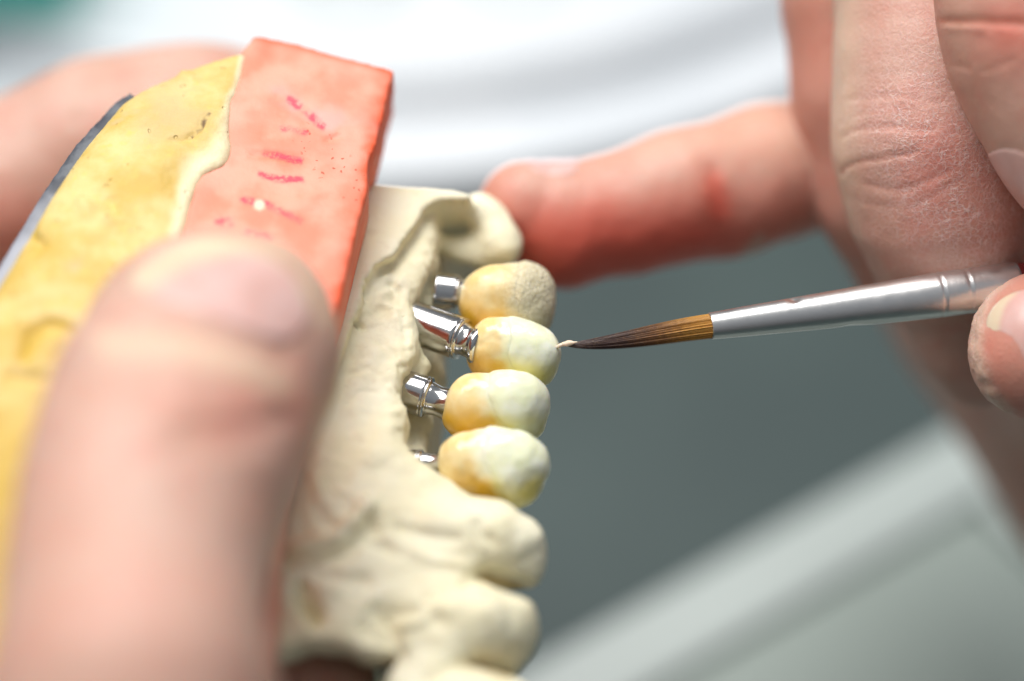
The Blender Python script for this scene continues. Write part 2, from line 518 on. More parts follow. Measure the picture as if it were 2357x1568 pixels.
def build_stone():
    lo = [-38, -45, -34]; hi = [5, 19, 44]
    f = Field(lo, hi, .35)
    trim = Poly([(760, 380), (857, 420), (1024, 434), (1085, 447), (1078, 458), (1021, 460), (983, 476), (961, 510), (926, 556), (906, 586),
                 (880, 598), (852, 626), (833, 664), (830, 705), (811, 752), (785, 815), (745, 930), (640, 1100), (560, 1050), (640, 700)])
    gum = Poly([(700, 560), (870, 610), (935, 545), (985, 480), (1008, 474), (1010, 530), (1003, 560), (1008, 575), (990, 615), (967, 664), (954, 694), (961, 741), (963, 798),
                (945, 840), (926, 870), (925, 905), (937, 945), (930, 985), (932, 1010), (955, 1042), (1005, 1075), (1050, 1105),
                (1072, 1141), (1082, 1170), (1120, 1240), (1105, 1325), (1075, 1420), (1060, 1568), (1000, 1700), (880, 1640), (884, 1560), (906, 1520),
                (830, 1518), (784, 1494), (700, 1488), (620, 1500), (624, 1310), (660, 1170), (700, 1000), (690, 800)])
    back = Poly([(760, 425), (1080, 462), (1090, 540), (1015, 585), (1013, 672), (1010, 719), (1016, 760), (1012, 808), (1024, 856), (1008, 880), (1012, 893), (1000, 930),
                 (1003, 971), (990, 990), (992, 1008), (985, 1034), (1000, 1080), (1050, 1130), (1070, 1300), (1040, 1700), (900, 1650), (890, 1530),
                 (640, 1480), (650, 1300), (690, 1000)])
    slab(f, gum, FS, E, -.4, 5.2, 1.6)                                        # buccal wall
    slab(f, gum, FS, E, -3, 19, 1.0, k=1.0, grow=-3.0)                        # body behind it
    slab(f, back, FS, E, -8.5, 14, 1.1, k=1.2)                                # lingual wall
    slab(f, trim, FS, E, 1.5, 20, .25, k=.5)                                  # trimmed flat side
    # vestibule between the trimmed side and the gum
    ves = [(952, 575, 12), (935, 602, 24), (912, 642, 38), (884, 690, 42), (862, 735, 32), (836, 790, 24)]
    for a, b in zip(ves[:-1], ves[1:]):
        f.capsule(P(a[0], a[1], zs(a[0], a[1], 1.1)), P(b[0], b[1], zs(b[0], b[1], 1.1)), RR(a[2], -3), RR(b[2], -3), k=.35, sub=True)
    # hollows under the trimmed edge and behind the last molar
    f.capsule(P(1050, 490, zs(1050, 490, -.6)), P(1044, 528, zs(1044, 528, -1.4)), RR(31, -8), RR(30, -8), k=.2, sub=True)
    f.capsule(P(1058, 478, zs(1058, 478, -.6)), P(1030, 480, zs(1030, 480, -.6)), RR(17, -8), RR(17, -8), k=.2, sub=True)
    f.capsule(P(1022, 592, zs(1022, 592, -2.6)), P(1036, 628, zs(1036, 628, -3.4)), RR(26, -8), RR(40, -8), k=.3, sub=True)
    # molar at the far end
    z = -14
    for q in ((1150, 548, z, 46), (1128, 505, z-1, 42), (1105, 480, z-1, 34), (1160, 570, z, 36), (1120, 575, z-1, 40)):
        f.ball(*q, k=1.6)
    f.chain([(1010, 560, z-1, 18), (1060, 575, z-1, 22), (1110, 590, z-1, 26)], k=1.4)
    # molars at the near end
    z = zs(1170, 1250, -3)
    f.chain([(1050, 1232, z+1, 88), (1110, 1245, z+.5, 88), (1165, 1258, z, 84)], k=2.2)
    for q in ((1208, 1240, z+.8, 47), (1212, 1312, z+.5, 43), (1222, 1275, z+.3, 36), (1195, 1275, z-3, 62), (1150, 1212, z+1, 46), (1150, 1300, z+.6, 58)): f.ball(*q, k=1.3)
    z = zs(1150, 1440, -3)
    f.chain([(1020, 1432, z+1, 88), (1090, 1445, z+.8, 92), (1150, 1456, z, 86)], k=2.0)
    for q in ((1192, 1416, z+.6, 40), (1180, 1490, z+.4, 44), (1192, 1450, z, 40), (1155, 1512, z+.4, 40), (1165, 1500, z-2, 50), (1150, 1535, z+.2, 42), (1100, 1520, z+.4, 56)): f.ball(*q, k=1.3)
    z = zs(1100, 1640, -3)
    f.chain([(990, 1645, z+1, 86), (1070, 1650, z, 94), (1150, 1652, z-.5, 92)], k=1.6)
    # little gum lobes between the posts
    f.chain([(930, 820, zs(930, 820, -4), 28), (962, 845, zs(962, 845, -5), 20), (955, 868, zs(955, 868, -5), 18)], k=.9)
    f.chain([(915, 950, zs(915, 950, -2), 22), (928, 985, zs(928, 985, -3), 16)], k=.9)
    f.chain([(960, 640, zs(960, 640, -5), 30), (985, 720, zs(985, 720, -6), 24)], k=.9)
    f.F[f.all()] += 0
    V, Q = f.mesh(2)
    V[:, 2] -= .006*np.clip(-13 - V[:, 1], 0, None)**2          # the gum curves round towards the near end
    px = topx(V)
    # broad unevenness, finer on the gum
    N = normals(V, Q)
    flatm = np.clip(-trim(px[:, 0], px[:, 1])/12, 0, 1)
    V = V + N*((fbm(V, 6.5, 3, 3)*.5 + fbm(V, 1.6, 4, 9)*.2)*(1-.85*flatm))[:, None]
    G = []
    g = lambda line, amp, w: G.append((line, amp, w))
    g([(850, 1168), (800, 1222), (773, 1246), (720, 1262), (672, 1266)], -1.1, 20)
    g([(665, 1292), (730, 1286), (790, 1268), (850, 1215)], 1.0, 20)
    g([(700, 1100), (720, 1165), (760, 1210)], .4, 18)
    g([(690, 1160), (702, 1225)], .4, 16)
    g([(760, 1120), (800, 1175)], .35, 16)
    g([(690, 1345), (697, 1380), (722, 1415)], 2.6, 22)
    g([(668, 1340), (672, 1400), (700, 1437)], -.6, 14)
    g([(728, 1322), (775, 1326), (838, 1338)], .8, 19)
    g([(740, 1352), (800, 1366)], -.4, 12)
    g([(790, 1362), (830, 1372)], .5, 10)
    g([(920, 1215), (990, 1235), (1050, 1240)], .5, 16)
    g([(850, 1250), (920, 1272)], .5, 14)
    g([(920, 1262), (1000, 1290), (1060, 1300)], -.5, 14)
    g([(1098, 1205), (1108, 1230), (1130, 1247)], .55, 17)
    g([(1086, 1222), (1105, 1258), (1140, 1272)], -.12, 14)
    g([(985, 1372), (1050, 1348), (1112, 1326), (1190, 1345), (1240, 1362)], .9, 15)
    g([(870, 1405), (900, 1452), (915, 1500)], 1.1, 22)
    g([(900, 1420), (960, 1412), (1000, 1425)], .6, 20)
    g([(840, 1440), (880, 1480)], .8, 12)
    g([(930, 1440), (975, 1424)], -.6, 12)
    g([(985, 1560), (1060, 1528), (1160, 1550)], .8, 14)
    g([(800, 860), (850, 850), (890, 880)], .22, 6)
    g([(880, 790), (910, 820), (930, 870)], .25, 7)
    g([(870, 905), (830, 900), (800, 925)], .22, 6)
    g([(905, 690), (925, 725), (935, 780)], .3, 7)
    g([(880, 680), (905, 668), (930, 640)], -.35, 8)
    g([(870, 700), (915, 712)], -.25, 6)
    g([(820, 745), (828, 752)], .8, 7)
    g([(900, 655), (912, 672)], .6, 9)
    g([(780, 850), (800, 1000), (790, 1100)], .35, 30)
    g([(900, 960), (860, 1040)], -.3, 26)
    V = stroke(V, Q, [(l, a*.95, w*1.08) for l, a, w in G])
    px = topx(V); N = normals(V, Q)
    rag = np.clip(gauss(pdist(px, spline([(1003, 560), (990, 615), (967, 664), (954, 694), (961, 741), (963, 798), (930, 860), (930, 985), (955, 1042)])), 26) + gauss(pdist(px, spline([(1000, 470), (961, 510), (926, 556), (882, 597), (850, 626), (832, 664), (830, 705), (811, 752)])), 9)
                  + .45*((px[:, 0] > 830) & (px[:, 1] > 600) & (px[:, 1] < 960)), 0, 1)
    V = V + N*(rag*(np.abs(fbm(V, 1.3, 4, 31))*-.6 + .14))[:, None]
    px = topx(V)
    st = .8*gauss(pdist(px, [(1110, 1330), (1180, 1348), (1240, 1364)]), 15) + .8*gauss(pdist(px, [(1060, 1530), (1170, 1552)]), 14)  # orange-brown shade in the grooves between near molars, put into the colour
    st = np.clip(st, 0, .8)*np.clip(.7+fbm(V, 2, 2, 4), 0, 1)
    return link('stone_jaw', V, Q, M_STONE, cast, {'groove_shade': st})

CORAL_EDGE = [(910, 160), (905, 178), (894, 215), (885, 260), (874, 300), (866, 338), (850, 368), (846, 400), (849, 432), (837, 478), (825, 522),
              (806, 600), (785, 690), (770, 745), (735, 880), (698, 1000), (660, 1130), (640, 1250), (634, 1420), (625, 1560)]
YEL_EDGE = [(567, 112), (562, 150), (548, 200), (528, 235), (523, 290), (528, 350), (518, 378), (470, 400), (450, 440), (428, 510), (405, 585), (375, 650), (300, 800), (250, 950), (215, 1150), (190, 1400), (170, 1700)]
YEL_OUT = [(-340, 1700), (-330, 1300), (-210, 960), (0, 622), (100, 452), (180, 335), (270, 227), (330, 190), (430, 148)]

def build_mount():
    f = Field([-47, -44, -38], [-10, 38, 48], .42)
    pc = Poly([(585, 78), (700, 104), (800, 132)] + CORAL_EDGE + [(380, 1560), (240, 1300), (250, 900), (310, 600), (350, 440), (430, 320), (510, 170)], smooth=False, step=2.5, lo=(-100, 0), hi=(1100, 1700))
    slab(f, pc, FC, (-.06, -.35, -.94), 0, 10.5, .28)
    V, Q = f.mesh(1)
    N = normals(V, Q); V = V + N*(fbm(V, 4, 3, 2)*.12)[:, None]
    V = stroke(V, Q, [([(585, 355), (690, 362)], .25, 10), ([(640, 230), (740, 290)], .2, 20), ([(590, 480), (700, 470)], -.2, 25), ([(755, 320), (780, 312)], .3, 5)])
    px = topx(V)
    nz = fbm(V, 1.3, 3, 11)
    ink = np.zeros(len(V))
    for a, w in (([(665, 228), (705, 258), (740, 292)], 9), ([(650, 296), (705, 304)], 8), ([(612, 354), (650, 362), (690, 372)], 9), ([(600, 402), (635, 412), (692, 414)], 8),
                 ([(562, 460), (610, 470), (690, 506)], 9), ([(566, 533), (620, 546)], 9), ([(505, 508), (530, 512)], 12)):
        ink = np.maximum(ink, gauss(pdist(px, a), w)*np.clip(.75 + .9*nz, 0, 1.2))
    smear = np.clip(gauss(pdist(px, [(640, 215), (720, 270), (760, 285)]), 26)*.9 + .5*gauss(pdist(px, [(760, 250), (870, 300)]), 26), 0, 1)*np.clip(.6+nz, 0, 1)
    chip = gauss(np.linalg.norm(px-np.array([597, 472]), axis=1), 15)
    ed = pdist(px, spline(CORAL_EDGE[:14]))
    edge = np.clip(gauss(ed, 32)*(.75+.9*fbm(V, 2.2, 3, 21)), 0, 1) + .7*gauss(pdist(px, [(585, 80), (910, 162)]), 14) + .6*gauss(np.linalg.norm(px-np.array([610, 120]), axis=1), 30)
    edge = np.maximum(edge, .8*gauss(pdist(px, [(860, 400), (830, 520), (790, 690)]), 30)*np.clip(.5+1.4*fbm(V, 2.5, 3, 22), 0, 1))
    specks = gauss(pdist(px, [(720, 325), (790, 410), (825, 430)]), 42)*.9
    link('coral_band', V, Q, M_CORAL, cast, {'ink': ink, 'smear': smear, 'chip': chip, 'edge': np.clip(edge, 0, 1), 'specks': specks})

    f = Field([-68, -46, -38], [-20, 37, 62], .5)
    py_ = Poly(YEL_OUT + YEL_EDGE, smooth=False, step=3, lo=(-700, -100), hi=(900, 1900))
    slab(f, py_, FC, E, .6, 20, .7)
    V, Q = f.mesh(2)
    N = normals(V, Q); px = topx(V)
    inner = pdist(px, spline(YEL_EDGE)); outer = pdist(px, spline(YEL_OUT))
    V = V + N*(fbm(V, 6, 4, 5)*.45*np.clip(outer/40, .2, 1))[:, None]
    V[:, 2] -= 3.2*np.exp(-outer/55)                                 # the face rolls off towards its outer edge
    V = stroke(V, Q, [([(478, 268), (462, 300), (440, 318)], .5, 6), ([(440, 318), (415, 328), (395, 326)], .45, 5), ([(60, 820), (75, 770), (115, 742), (160, 755)], .8, 16),
                      ([(80, 832), (120, 790)], -.5, 18), ([(20, 862), (110, 872)], .6, 10), ([(190, 468), (200, 480)], -.6, 16), ([(425, 175), (440, 185)], -.5, 14),
                      ([(75, 545), (92, 560)], .7, 14), ([(255, 465), (262, 480)], .5, 14), ([(350, 395), (480, 290)], -.35, 34), ([(105, 1060), (112, 1075)], .8, 12), ([(60, 1170), (66, 1190)], .8, 12)])
    px = topx(V)
    nz = fbm(V, 3, 3, 8)
    wd = np.interp(px[:, 1], [110, 230, 300, 350, 420, 600], [16, 16, 34, 60, 40, 26])
    pale = np.clip(1.35 - inner/wd + .5*nz, 0, 1)
    tan = gauss(np.linalg.norm((px-np.array([400, 260]))*np.array([.8, 1]), axis=1), 95)*np.clip(.8+nz, 0, 1)
    deep = np.clip((px[:, 1]-720)/500, 0, .75) + .8*gauss(pdist(px, [(60, 820), (75, 770), (115, 742), (160, 755)]), 15) + .7*gauss(np.linalg.norm(px-np.array([82, 550]), axis=1), 16)
    crack = np.maximum(gauss(pdist(px, [(480, 262), (462, 300), (436, 320)]), 5), .6*gauss(pdist(px, [(436, 320), (415, 328), (395, 326)]), 4))*np.clip(.7+1.5*nz, 0, 1)
    link('plaster_mount', V, Q, M_YEL, cast, {'pale': pale, 'tan': tan, 'deep': np.clip(deep, 0, 1), 'crack': crack})

    f = Field([-74, -46, -36], [-38, 28, 50], .6)
    pp = Poly([(-352, 1700), (-342, 1290), (-224, 950), (-14, 618), (88, 446), (168, 329), (264, 225), (300, 205), (330, 230), (200, 480), (0, 800), (-200, 1200), (-250, 1700)], smooth=False, step=3, lo=(-700, -100), hi=(900, 1900))
    slab(f, pp, FC, E, -3.0, 3.4, .8)
    V, Q = f.mesh(2)
    px = topx(V)
    worn = np.clip((px[:, 1]-430)/150 + fbm(V, 4, 3, 3), 0, 1)
    link('mounting_plate', V, Q, M_PLATE, cast, {'worn': worn})

build_stone()
build_mount()

# ------------------------------------------------------------------ crowns on their metal posts
GRP = 'porcelain teeth on metal posts in the jaw cast'

def post(parent, a, b, c, r, seg=64, flat=0.):
    "a -> b thick cylinder, b -> c waisted neck flaring under the crown; px points with z"
    A, B, C = P(*a), P(*b), P(*c)
    r = RR(r, b[2]); L1 = np.linalg.norm(B-A); L2 = np.linalg.norm(C-B)
    prof = [(-.05, 0), (-.05, r*.9), (.1, r)]
    for t in np.linspace(.1, L1-.35, 18)[1:]: prof.append((t, r))
    prof += [(L1-.32, r*.985), (L1-.30, r*.955), (L1-.24, r*.955), (L1-.22, r), (L1-.06, r), (L1, r*.965), (L1+.02, r*.80)]
    for t in np.linspace(0, 1, 14)[1:]:
        w = .70 + .14*(1-t)**3 + .50*max(0, t-.35)**2
        prof.append((L1 + .02 + L2*t, r*w))
    prof += [(L1+L2+.6, r*.85), (L1+L2+.65, 0)]
    V, Q = lathe(prof, seg)
    if flat > 0:
        m = V[:, 0] < L1*flat
        fl = np.array([.45, .89]); w_ = V[:, 1:] @ fl; ex = np.where(m, np.maximum(w_ - r*.74, 0), 0); V[:, 1:] -= ex[:, None]*fl
    Fm = axis_frame(A, B)
    Vw = A + V @ Fm
    return link('metal_post', Vw, Q, M_STEEL, parent)

def crown(label, at, dent, enam, mats, posts, flat=0., dk=2.2, ek=.05, h=.15, lump=.13, seed=0, strokes=(), edge=None):
    r = root_at('porcelain_tooth', P(*at)); tag(r, label, 'artificial tooth', GRP)
    ey = np.array(edge, float)
    blobs = dent + enam
    lo, hi = bounds([b[:3] for b in blobs], max(RR(b[3], b[2]) for b in blobs) + 1)
    whole = Field(lo, hi, h)
    for b in blobs: whole.ball(*b[:4], k=dk)
    for nm, mat in (('dentine_body', mats[0]), ('enamel_layer', mats[1])):
        f = Field(lo, hi, h)
        if nm == 'dentine_body': f.F = whole.F + .10
        else:
            X, Y, Z = f.grid(f.all())
            sc = D/(D - Z)*S
            side = (np.interp(784 - Y*sc, ey[:, 1], ey[:, 0]) - (1178.5 + X*sc))/sc
            A = whole.F - ek; B = side.astype(np.float32)
            t = np.maximum(1.6 - np.abs(A - B), 0)/1.6
            f.F = np.maximum(A, B) + t*t*.4
        V, Q = f.mesh(2)
        N = normals(V, Q)
        V = V + N*(fbm(V, 1.8, 2, seed)*lump + fbm(V, .8, 2, seed+5)*lump*.25)[:, None]
        if strokes: V = stroke(V, Q, strokes)
        px = topx(V); N = normals(V, Q)
        cx, cy = at[0], at[1]
        amber = np.clip((px[:, 1]-cy+18)/58, 0, 1)*np.clip(.75+.6*fbm(V, 2.5, 2, seed), 0, 1)
        bx = np.interp(px[:, 1], *zip(*[(q[1], q[0]) for q in edge]))
        link(nm, V, Q, mat, r, {'amber': amber, 'blend': np.clip(.5 + (px[:, 0]-bx)/(130 if mat is M_DRY else 78), 0, 1)})
    post(r, *posts, flat=flat)
    return r

# the far crown, dry and granular
crown('porcelain tooth with a dry grey granular cap, under the little finger', (1165, 690, -6),
      [(1118, 665, -6, 46), (1112, 705, -6.5, 44), (1150, 668, -6.5, 52), (1155, 710, -7, 54), (1120, 730, -7, 42), (1135, 690, -9, 50), (1100, 690, -8, 32)],
      [(1205, 668, -7, 55), (1215, 700, -7.2, 50), (1220, 660, -8, 43), (1215, 725, -7.5, 42), (1190, 690, -7, 55), (1195, 720, -8, 50), (1200, 690, -10, 50)],
      (M_DRY, M_DRY), ((1000, 668, -8), (1054, 675, -8), (1088, 682, -8), 42), seed=3, edge=[(1178, 620), (1168, 680), (1185, 740)])
# the crown the brush is touching
crown('glossy wet porcelain tooth being touched by the tip of the paint brush', (1180, 805, -2.2),
      [(1128, 785, -2.2, 43), (1122, 820, -2.2, 38), (1132, 768, -2.0, 28), (1150, 795, -2.6, 50), (1155, 825, -3, 42), (1112, 800, -4, 30), (1135, 800, -5, 48), (1105, 845, -3.5, 18)],
      [(1180, 786, -2.0, 44), (1206, 794, -2.0, 51), (1235, 806, -1.8, 44), (1252, 818, -1.4, 33), (1225, 840, -2.4, 40), (1240, 852, -2.6, 27), (1190, 825, -2.8, 44), (1210, 810, -5, 50)],
      (M_WET, M_WET), ((922, 731, -5.6), (1064, 781, -2.9), (1098, 796, -2.6), 50), seed=4, dk=1.8, ek=.04, edge=[(1152, 745), (1160, 780), (1150, 820), (1172, 865)],
      strokes=[([(1105, 795), (1128, 778), (1150, 782)], .08, 9), ([(1158, 748), (1164, 775)], .10, 9)])
crown('porcelain tooth with smooth bulging pale cap, just below the one the brush touches', (1155, 930, 1.2),
      [(1082, 915, 1.2, 50), (1065, 945, 1, 44), (1110, 910, 1, 50), (1110, 950, 1, 52), (1075, 975, .8, 40), (1130, 960, 0, 50), (1095, 930, -2, 50), (1055, 950, 0, 32), (1175, 965, -1.5, 40)],
      [(1165, 905, 2.0, 48), (1200, 912, 2.0, 48), (1218, 925, 1.6, 41), (1195, 945, 1.2, 50), (1210, 968, .6, 34), (1222, 985, -.4, 18), (1170, 930, 1.8, 52), (1190, 930, -1.5, 52)],
      (M_WET, M_WET), ((905, 890, -1), (985, 916, -.4), (1040, 931, 0), 48), seed=5, dk=1.6, ek=.12, edge=[(1112, 870), (1108, 910), (1130, 960), (1165, 1000)])
crown('lumpy cream and amber porcelain tooth right beside the stone molars', (1150, 1075, 6),
      [(1062, 1045, 6, 47), (1055, 1075, 5.8, 42), (1095, 1045, 6, 48), (1090, 1090, 6, 52), (1110, 1115, 5.4, 46), (1075, 1105, 5.4, 30), (1130, 1100, 4.6, 52), (1085, 1075, 3, 50)],
      [(1145, 1045, 7, 52), (1190, 1048, 7, 52), (1212, 1072, 6.6, 50), (1185, 1095, 6.4, 54), (1190, 1125, 5.4, 43), (1150, 1085, 6.8, 54), (1130, 1030, 6.6, 36), (1170, 1075, 3.4, 54)],
      (M_WET, M_WET), ((930, 1068, 4), (972, 1068, 4.4), (1022, 1070, 5), 33), seed=6, dk=1.8, ek=.05, lump=.2, edge=[(1098, 1000), (1092, 1060), (1125, 1110), (1150, 1160)])

# ------------------------------------------------------------------ the paint brush
BA, BB = P(1634, 751, 0), P(2340, 655, -4.5)
brush = root_at('paint_brush', BA)
tag(brush, 'fine paint brush with amber bristles and silver ferrule, touching the wet tooth', 'paint brush')
def build_brush():
    Fm = axis_frame(BA, BB); L = np.linalg.norm(BB-BA)
    r0, r1 = 1.40, 2.42
    g1 = 24.9; g2 = 27.8
    prof = [(0.35, .2), (.02, r0*.93), (0, r0*.97), (.06, r0)]
    for t in np.linspace(.1, L-.25, 160):
        r = r0 + (r1-r0)*min(1, t/g1)**.92
        for g in (g1, g2): r -= .12*np.exp(-((t-g)/.10)**2) - .012*np.exp(-((t-g-.28)/.14)**2)
        prof.append((t, r))
    prof += [(L-.05, r1*.99), (L, r1*.9), (L, r1*.6)]
    V, Q = lathe(prof, 72)
    a = np.arctan2(V[:, 1], V[:, 2])
    rad = np.hypot(V[:, 1], V[:, 2])
    dent = .22*np.exp(-((V[:, 0]-9.1)/.55)**2 - ((a-1.15)/.3)**2) + .16*np.exp(-((V[:, 0]-15.0)/1.2)**2 - ((a+1.4)/.35)**2)
    dent += .008*fbm(V, 4, 2, 3)*(rad > 1)
    V[:, 1:] *= (1 - dent/np.maximum(rad, .5))[:, None]
    m = mat_metal('brushed_ferrule', (.74, .73, .72), .33, .02)
    link('ferrule', BA + V @ Fm, Q, m.m, brush)
    # handle
    prof = [(L-1.2, .3), (L-1.2, r1*.82), (L-.2, r1*.86), (L+.5, r1*.92), (L+8, r1*1.15), (L+26, r1*1.05), (L+70, r1*.55), (L+71, 0)]
    V, Q = lathe(prof, 40)
    mh = Mat('dark_red_lacquer'); mh.color((.10, .012, .012)).rough(.2)
    link('handle', BA + V @ Fm, Q, mh.m, brush)
    # bristles: a tapered core and many single hairs on it
    tip = P(1304, 792, 0); A = BA
    def centre(t):
        q = A + (tip-A)*t
        return q + np.array([0, -.55*math.sin(math.pi*t*.9)*t, 0])
    Vs, Qs, T = [], [], []
    base = 0
    n = 14
    def rad(t): return 1.13*(1-t)**.56*(1+.12*math.sin(math.pi*t)) + .05
    Vc = []
    ts = np.linspace(-.02, 1, 26)
    for t in ts:
        c = centre(max(t, 0)) + (A-tip)*(-min(t, 0)); r = rad(max(t, 0))*.93
        for k in range(20):
            an = 2*math.pi*k/20
            Vc.append(c + r*(math.cos(an)*Fm[1] + math.sin(an)*Fm[2]))
    Vs.append(np.array(Vc)); T.append(np.repeat(ts, 20))
    i = np.arange(25)[:, None]*20; j = np.arange(20)[None]; j2 = (j+1) % 20
    Qs.append(np.stack([i+j, i+j2, i+20+j2, i+20+j], -1).reshape(-1, 4)); base = len(Vc)
    for h in range(330):
        an = rng.uniform(0, 2*math.pi); k0 = rng.uniform(.9, 1.02) + (rng.random() < .08)*rng.uniform(.04, .16); te = rng.uniform(.55, 1.0)**.6; dr = rng.normal(0, .10); w = rng.uniform(.02, .042)
        sp = rng.uniform(-.06, .08)
        pts = []
        for t in np.linspace(0, te, n):
            c = centre(t); r = rad(t)*k0 + sp*.12*t; aa = an + dr*t
            o = math.cos(aa)*Fm[1] + math.sin(aa)*Fm[2]; sd = -math.sin(aa)*Fm[1] + math.cos(aa)*Fm[2]
            ww = w*(1-.6*t)
            p = c + r*o
            pts += [p + ww*o, p + ww*sd, p - ww*o, p - ww*sd]
        Vs.append(np.array(pts)); T.append(np.repeat(np.linspace(0, te, n), 4))
        i = np.arange(n-1)[:, None]*4; j = np.arange(4)[None]; j2 = (j+1) % 4
        Qs.append(base + np.stack([i+j, i+j2, i+4+j2, i+4+j], -1).reshape(-1, 4)); base += len(pts)
    mb = Mat('bristle_hair')
    t = mb.attr('t')
    hair = mb.noise(.09, 2)
    t2 = mb.math('ADD', t, mb.math('MULTIPLY', mb.math('SUBTRACT', mb.noise(.5, 3), .5), .35))
    c = mb.mix(mb.ramp(t2, .06, .40), (.60, .30, .05), (.26, .105, .024))
    c = mb.mix(mb.ramp(t2, .28, .68), c, (.055, .022, .020))
    c = mb.mix(mb.ramp(t2, .78, 1.0, 0, .5), c, (.17, .13, .13))
    c = mb.mix(mb.ramp(hair, .55, .75, 0, .45), c, (.75, .48, .20))
    mb.color(c).rough(.33)
    link('bristles', np.concatenate(Vs), np.concatenate(Qs), mb.m, brush, {'t': np.concatenate(T)})
    # the drop of paste drawn out between tip and crown
    lo, hi = bounds([(1276, 800, 0), (1345, 780, 0)], 1.2)
    f = Field(lo, hi, .06)
    f.chain([(1278, 801, -.3, 5), (1288, 796, 0, 2.6), (1298, 792.5, 0, 4), (1306, 791, .1, 5.5), (1314, 789.5, .3, 4), (1328, 787, .6, 2)], kin=.3)
    V, Q = f.mesh(1); V = V + normals(V, Q)*(fbm(V, .5, 2, 1)*.05)[:, None]
    mp = Mat('porcelain_paste'); mp.color((.80, .66, .52)).rough(.25); mp.sss(.4, (1, .7, .5), .4)
    link('paste_drop', V, Q, mp.m, brush)
build_brush()

# ------------------------------------------------------------------ hands
def skin_attrs(V, Q, red, pale, crease, dry=None):
    n = len(V); g = lambda v: np.zeros(n) if v is None else np.clip(v, 0, 1)
    return {'red': g(red), 'pale': g(pale), 'crease': g(crease), 'dry': g(dry)}

def near(V, c, r):
    return np.exp(-(np.linalg.norm(V - c, axis=1)/r)**2)

def nail_of(name, fd, mask_c, mask_ax, mask_r, parent, lift=.32, deep=.9, free_fn=None, mat=None):
    "a thin curved plate that follows the finger's own surface inside an oval"
    Rm = np.array(mask_ax)
    lo = mask_c - max(mask_r) - 1; hi = mask_c + max(mask_r) + 1
    g = Field(lo, hi, .3); fd(g); fd = g
    sl = fd.all()
    X, Y, Z = fd.grid(sl)
    dx, dy, dz = X-mask_c[0], Y-mask_c[1], Z-mask_c[2]
    q = 0
    for i in range(3):
        u = dx*Rm[i, 0]+dy*Rm[i, 1]+dz*Rm[i, 2]
        q = q + np.abs(u/mask_r[i])**(2.6 if i < 2 else 2)
    m = (q**(1/2.6) - 1)*min(mask_r)*.8
    A = fd.F[sl]
    f = np.maximum(np.maximum(A - lift, -deep - A), m)
    V, Q = nets(f.astype(np.float32), np.array([fd.ax[i][sl[i]][0] for i in range(3)]), fd.h, 2)
    fr = free_fn(V) if free_fn else np.zeros(len(V))
    return link(name, V, Q, mat or M_NAIL, parent, {'free': fr})

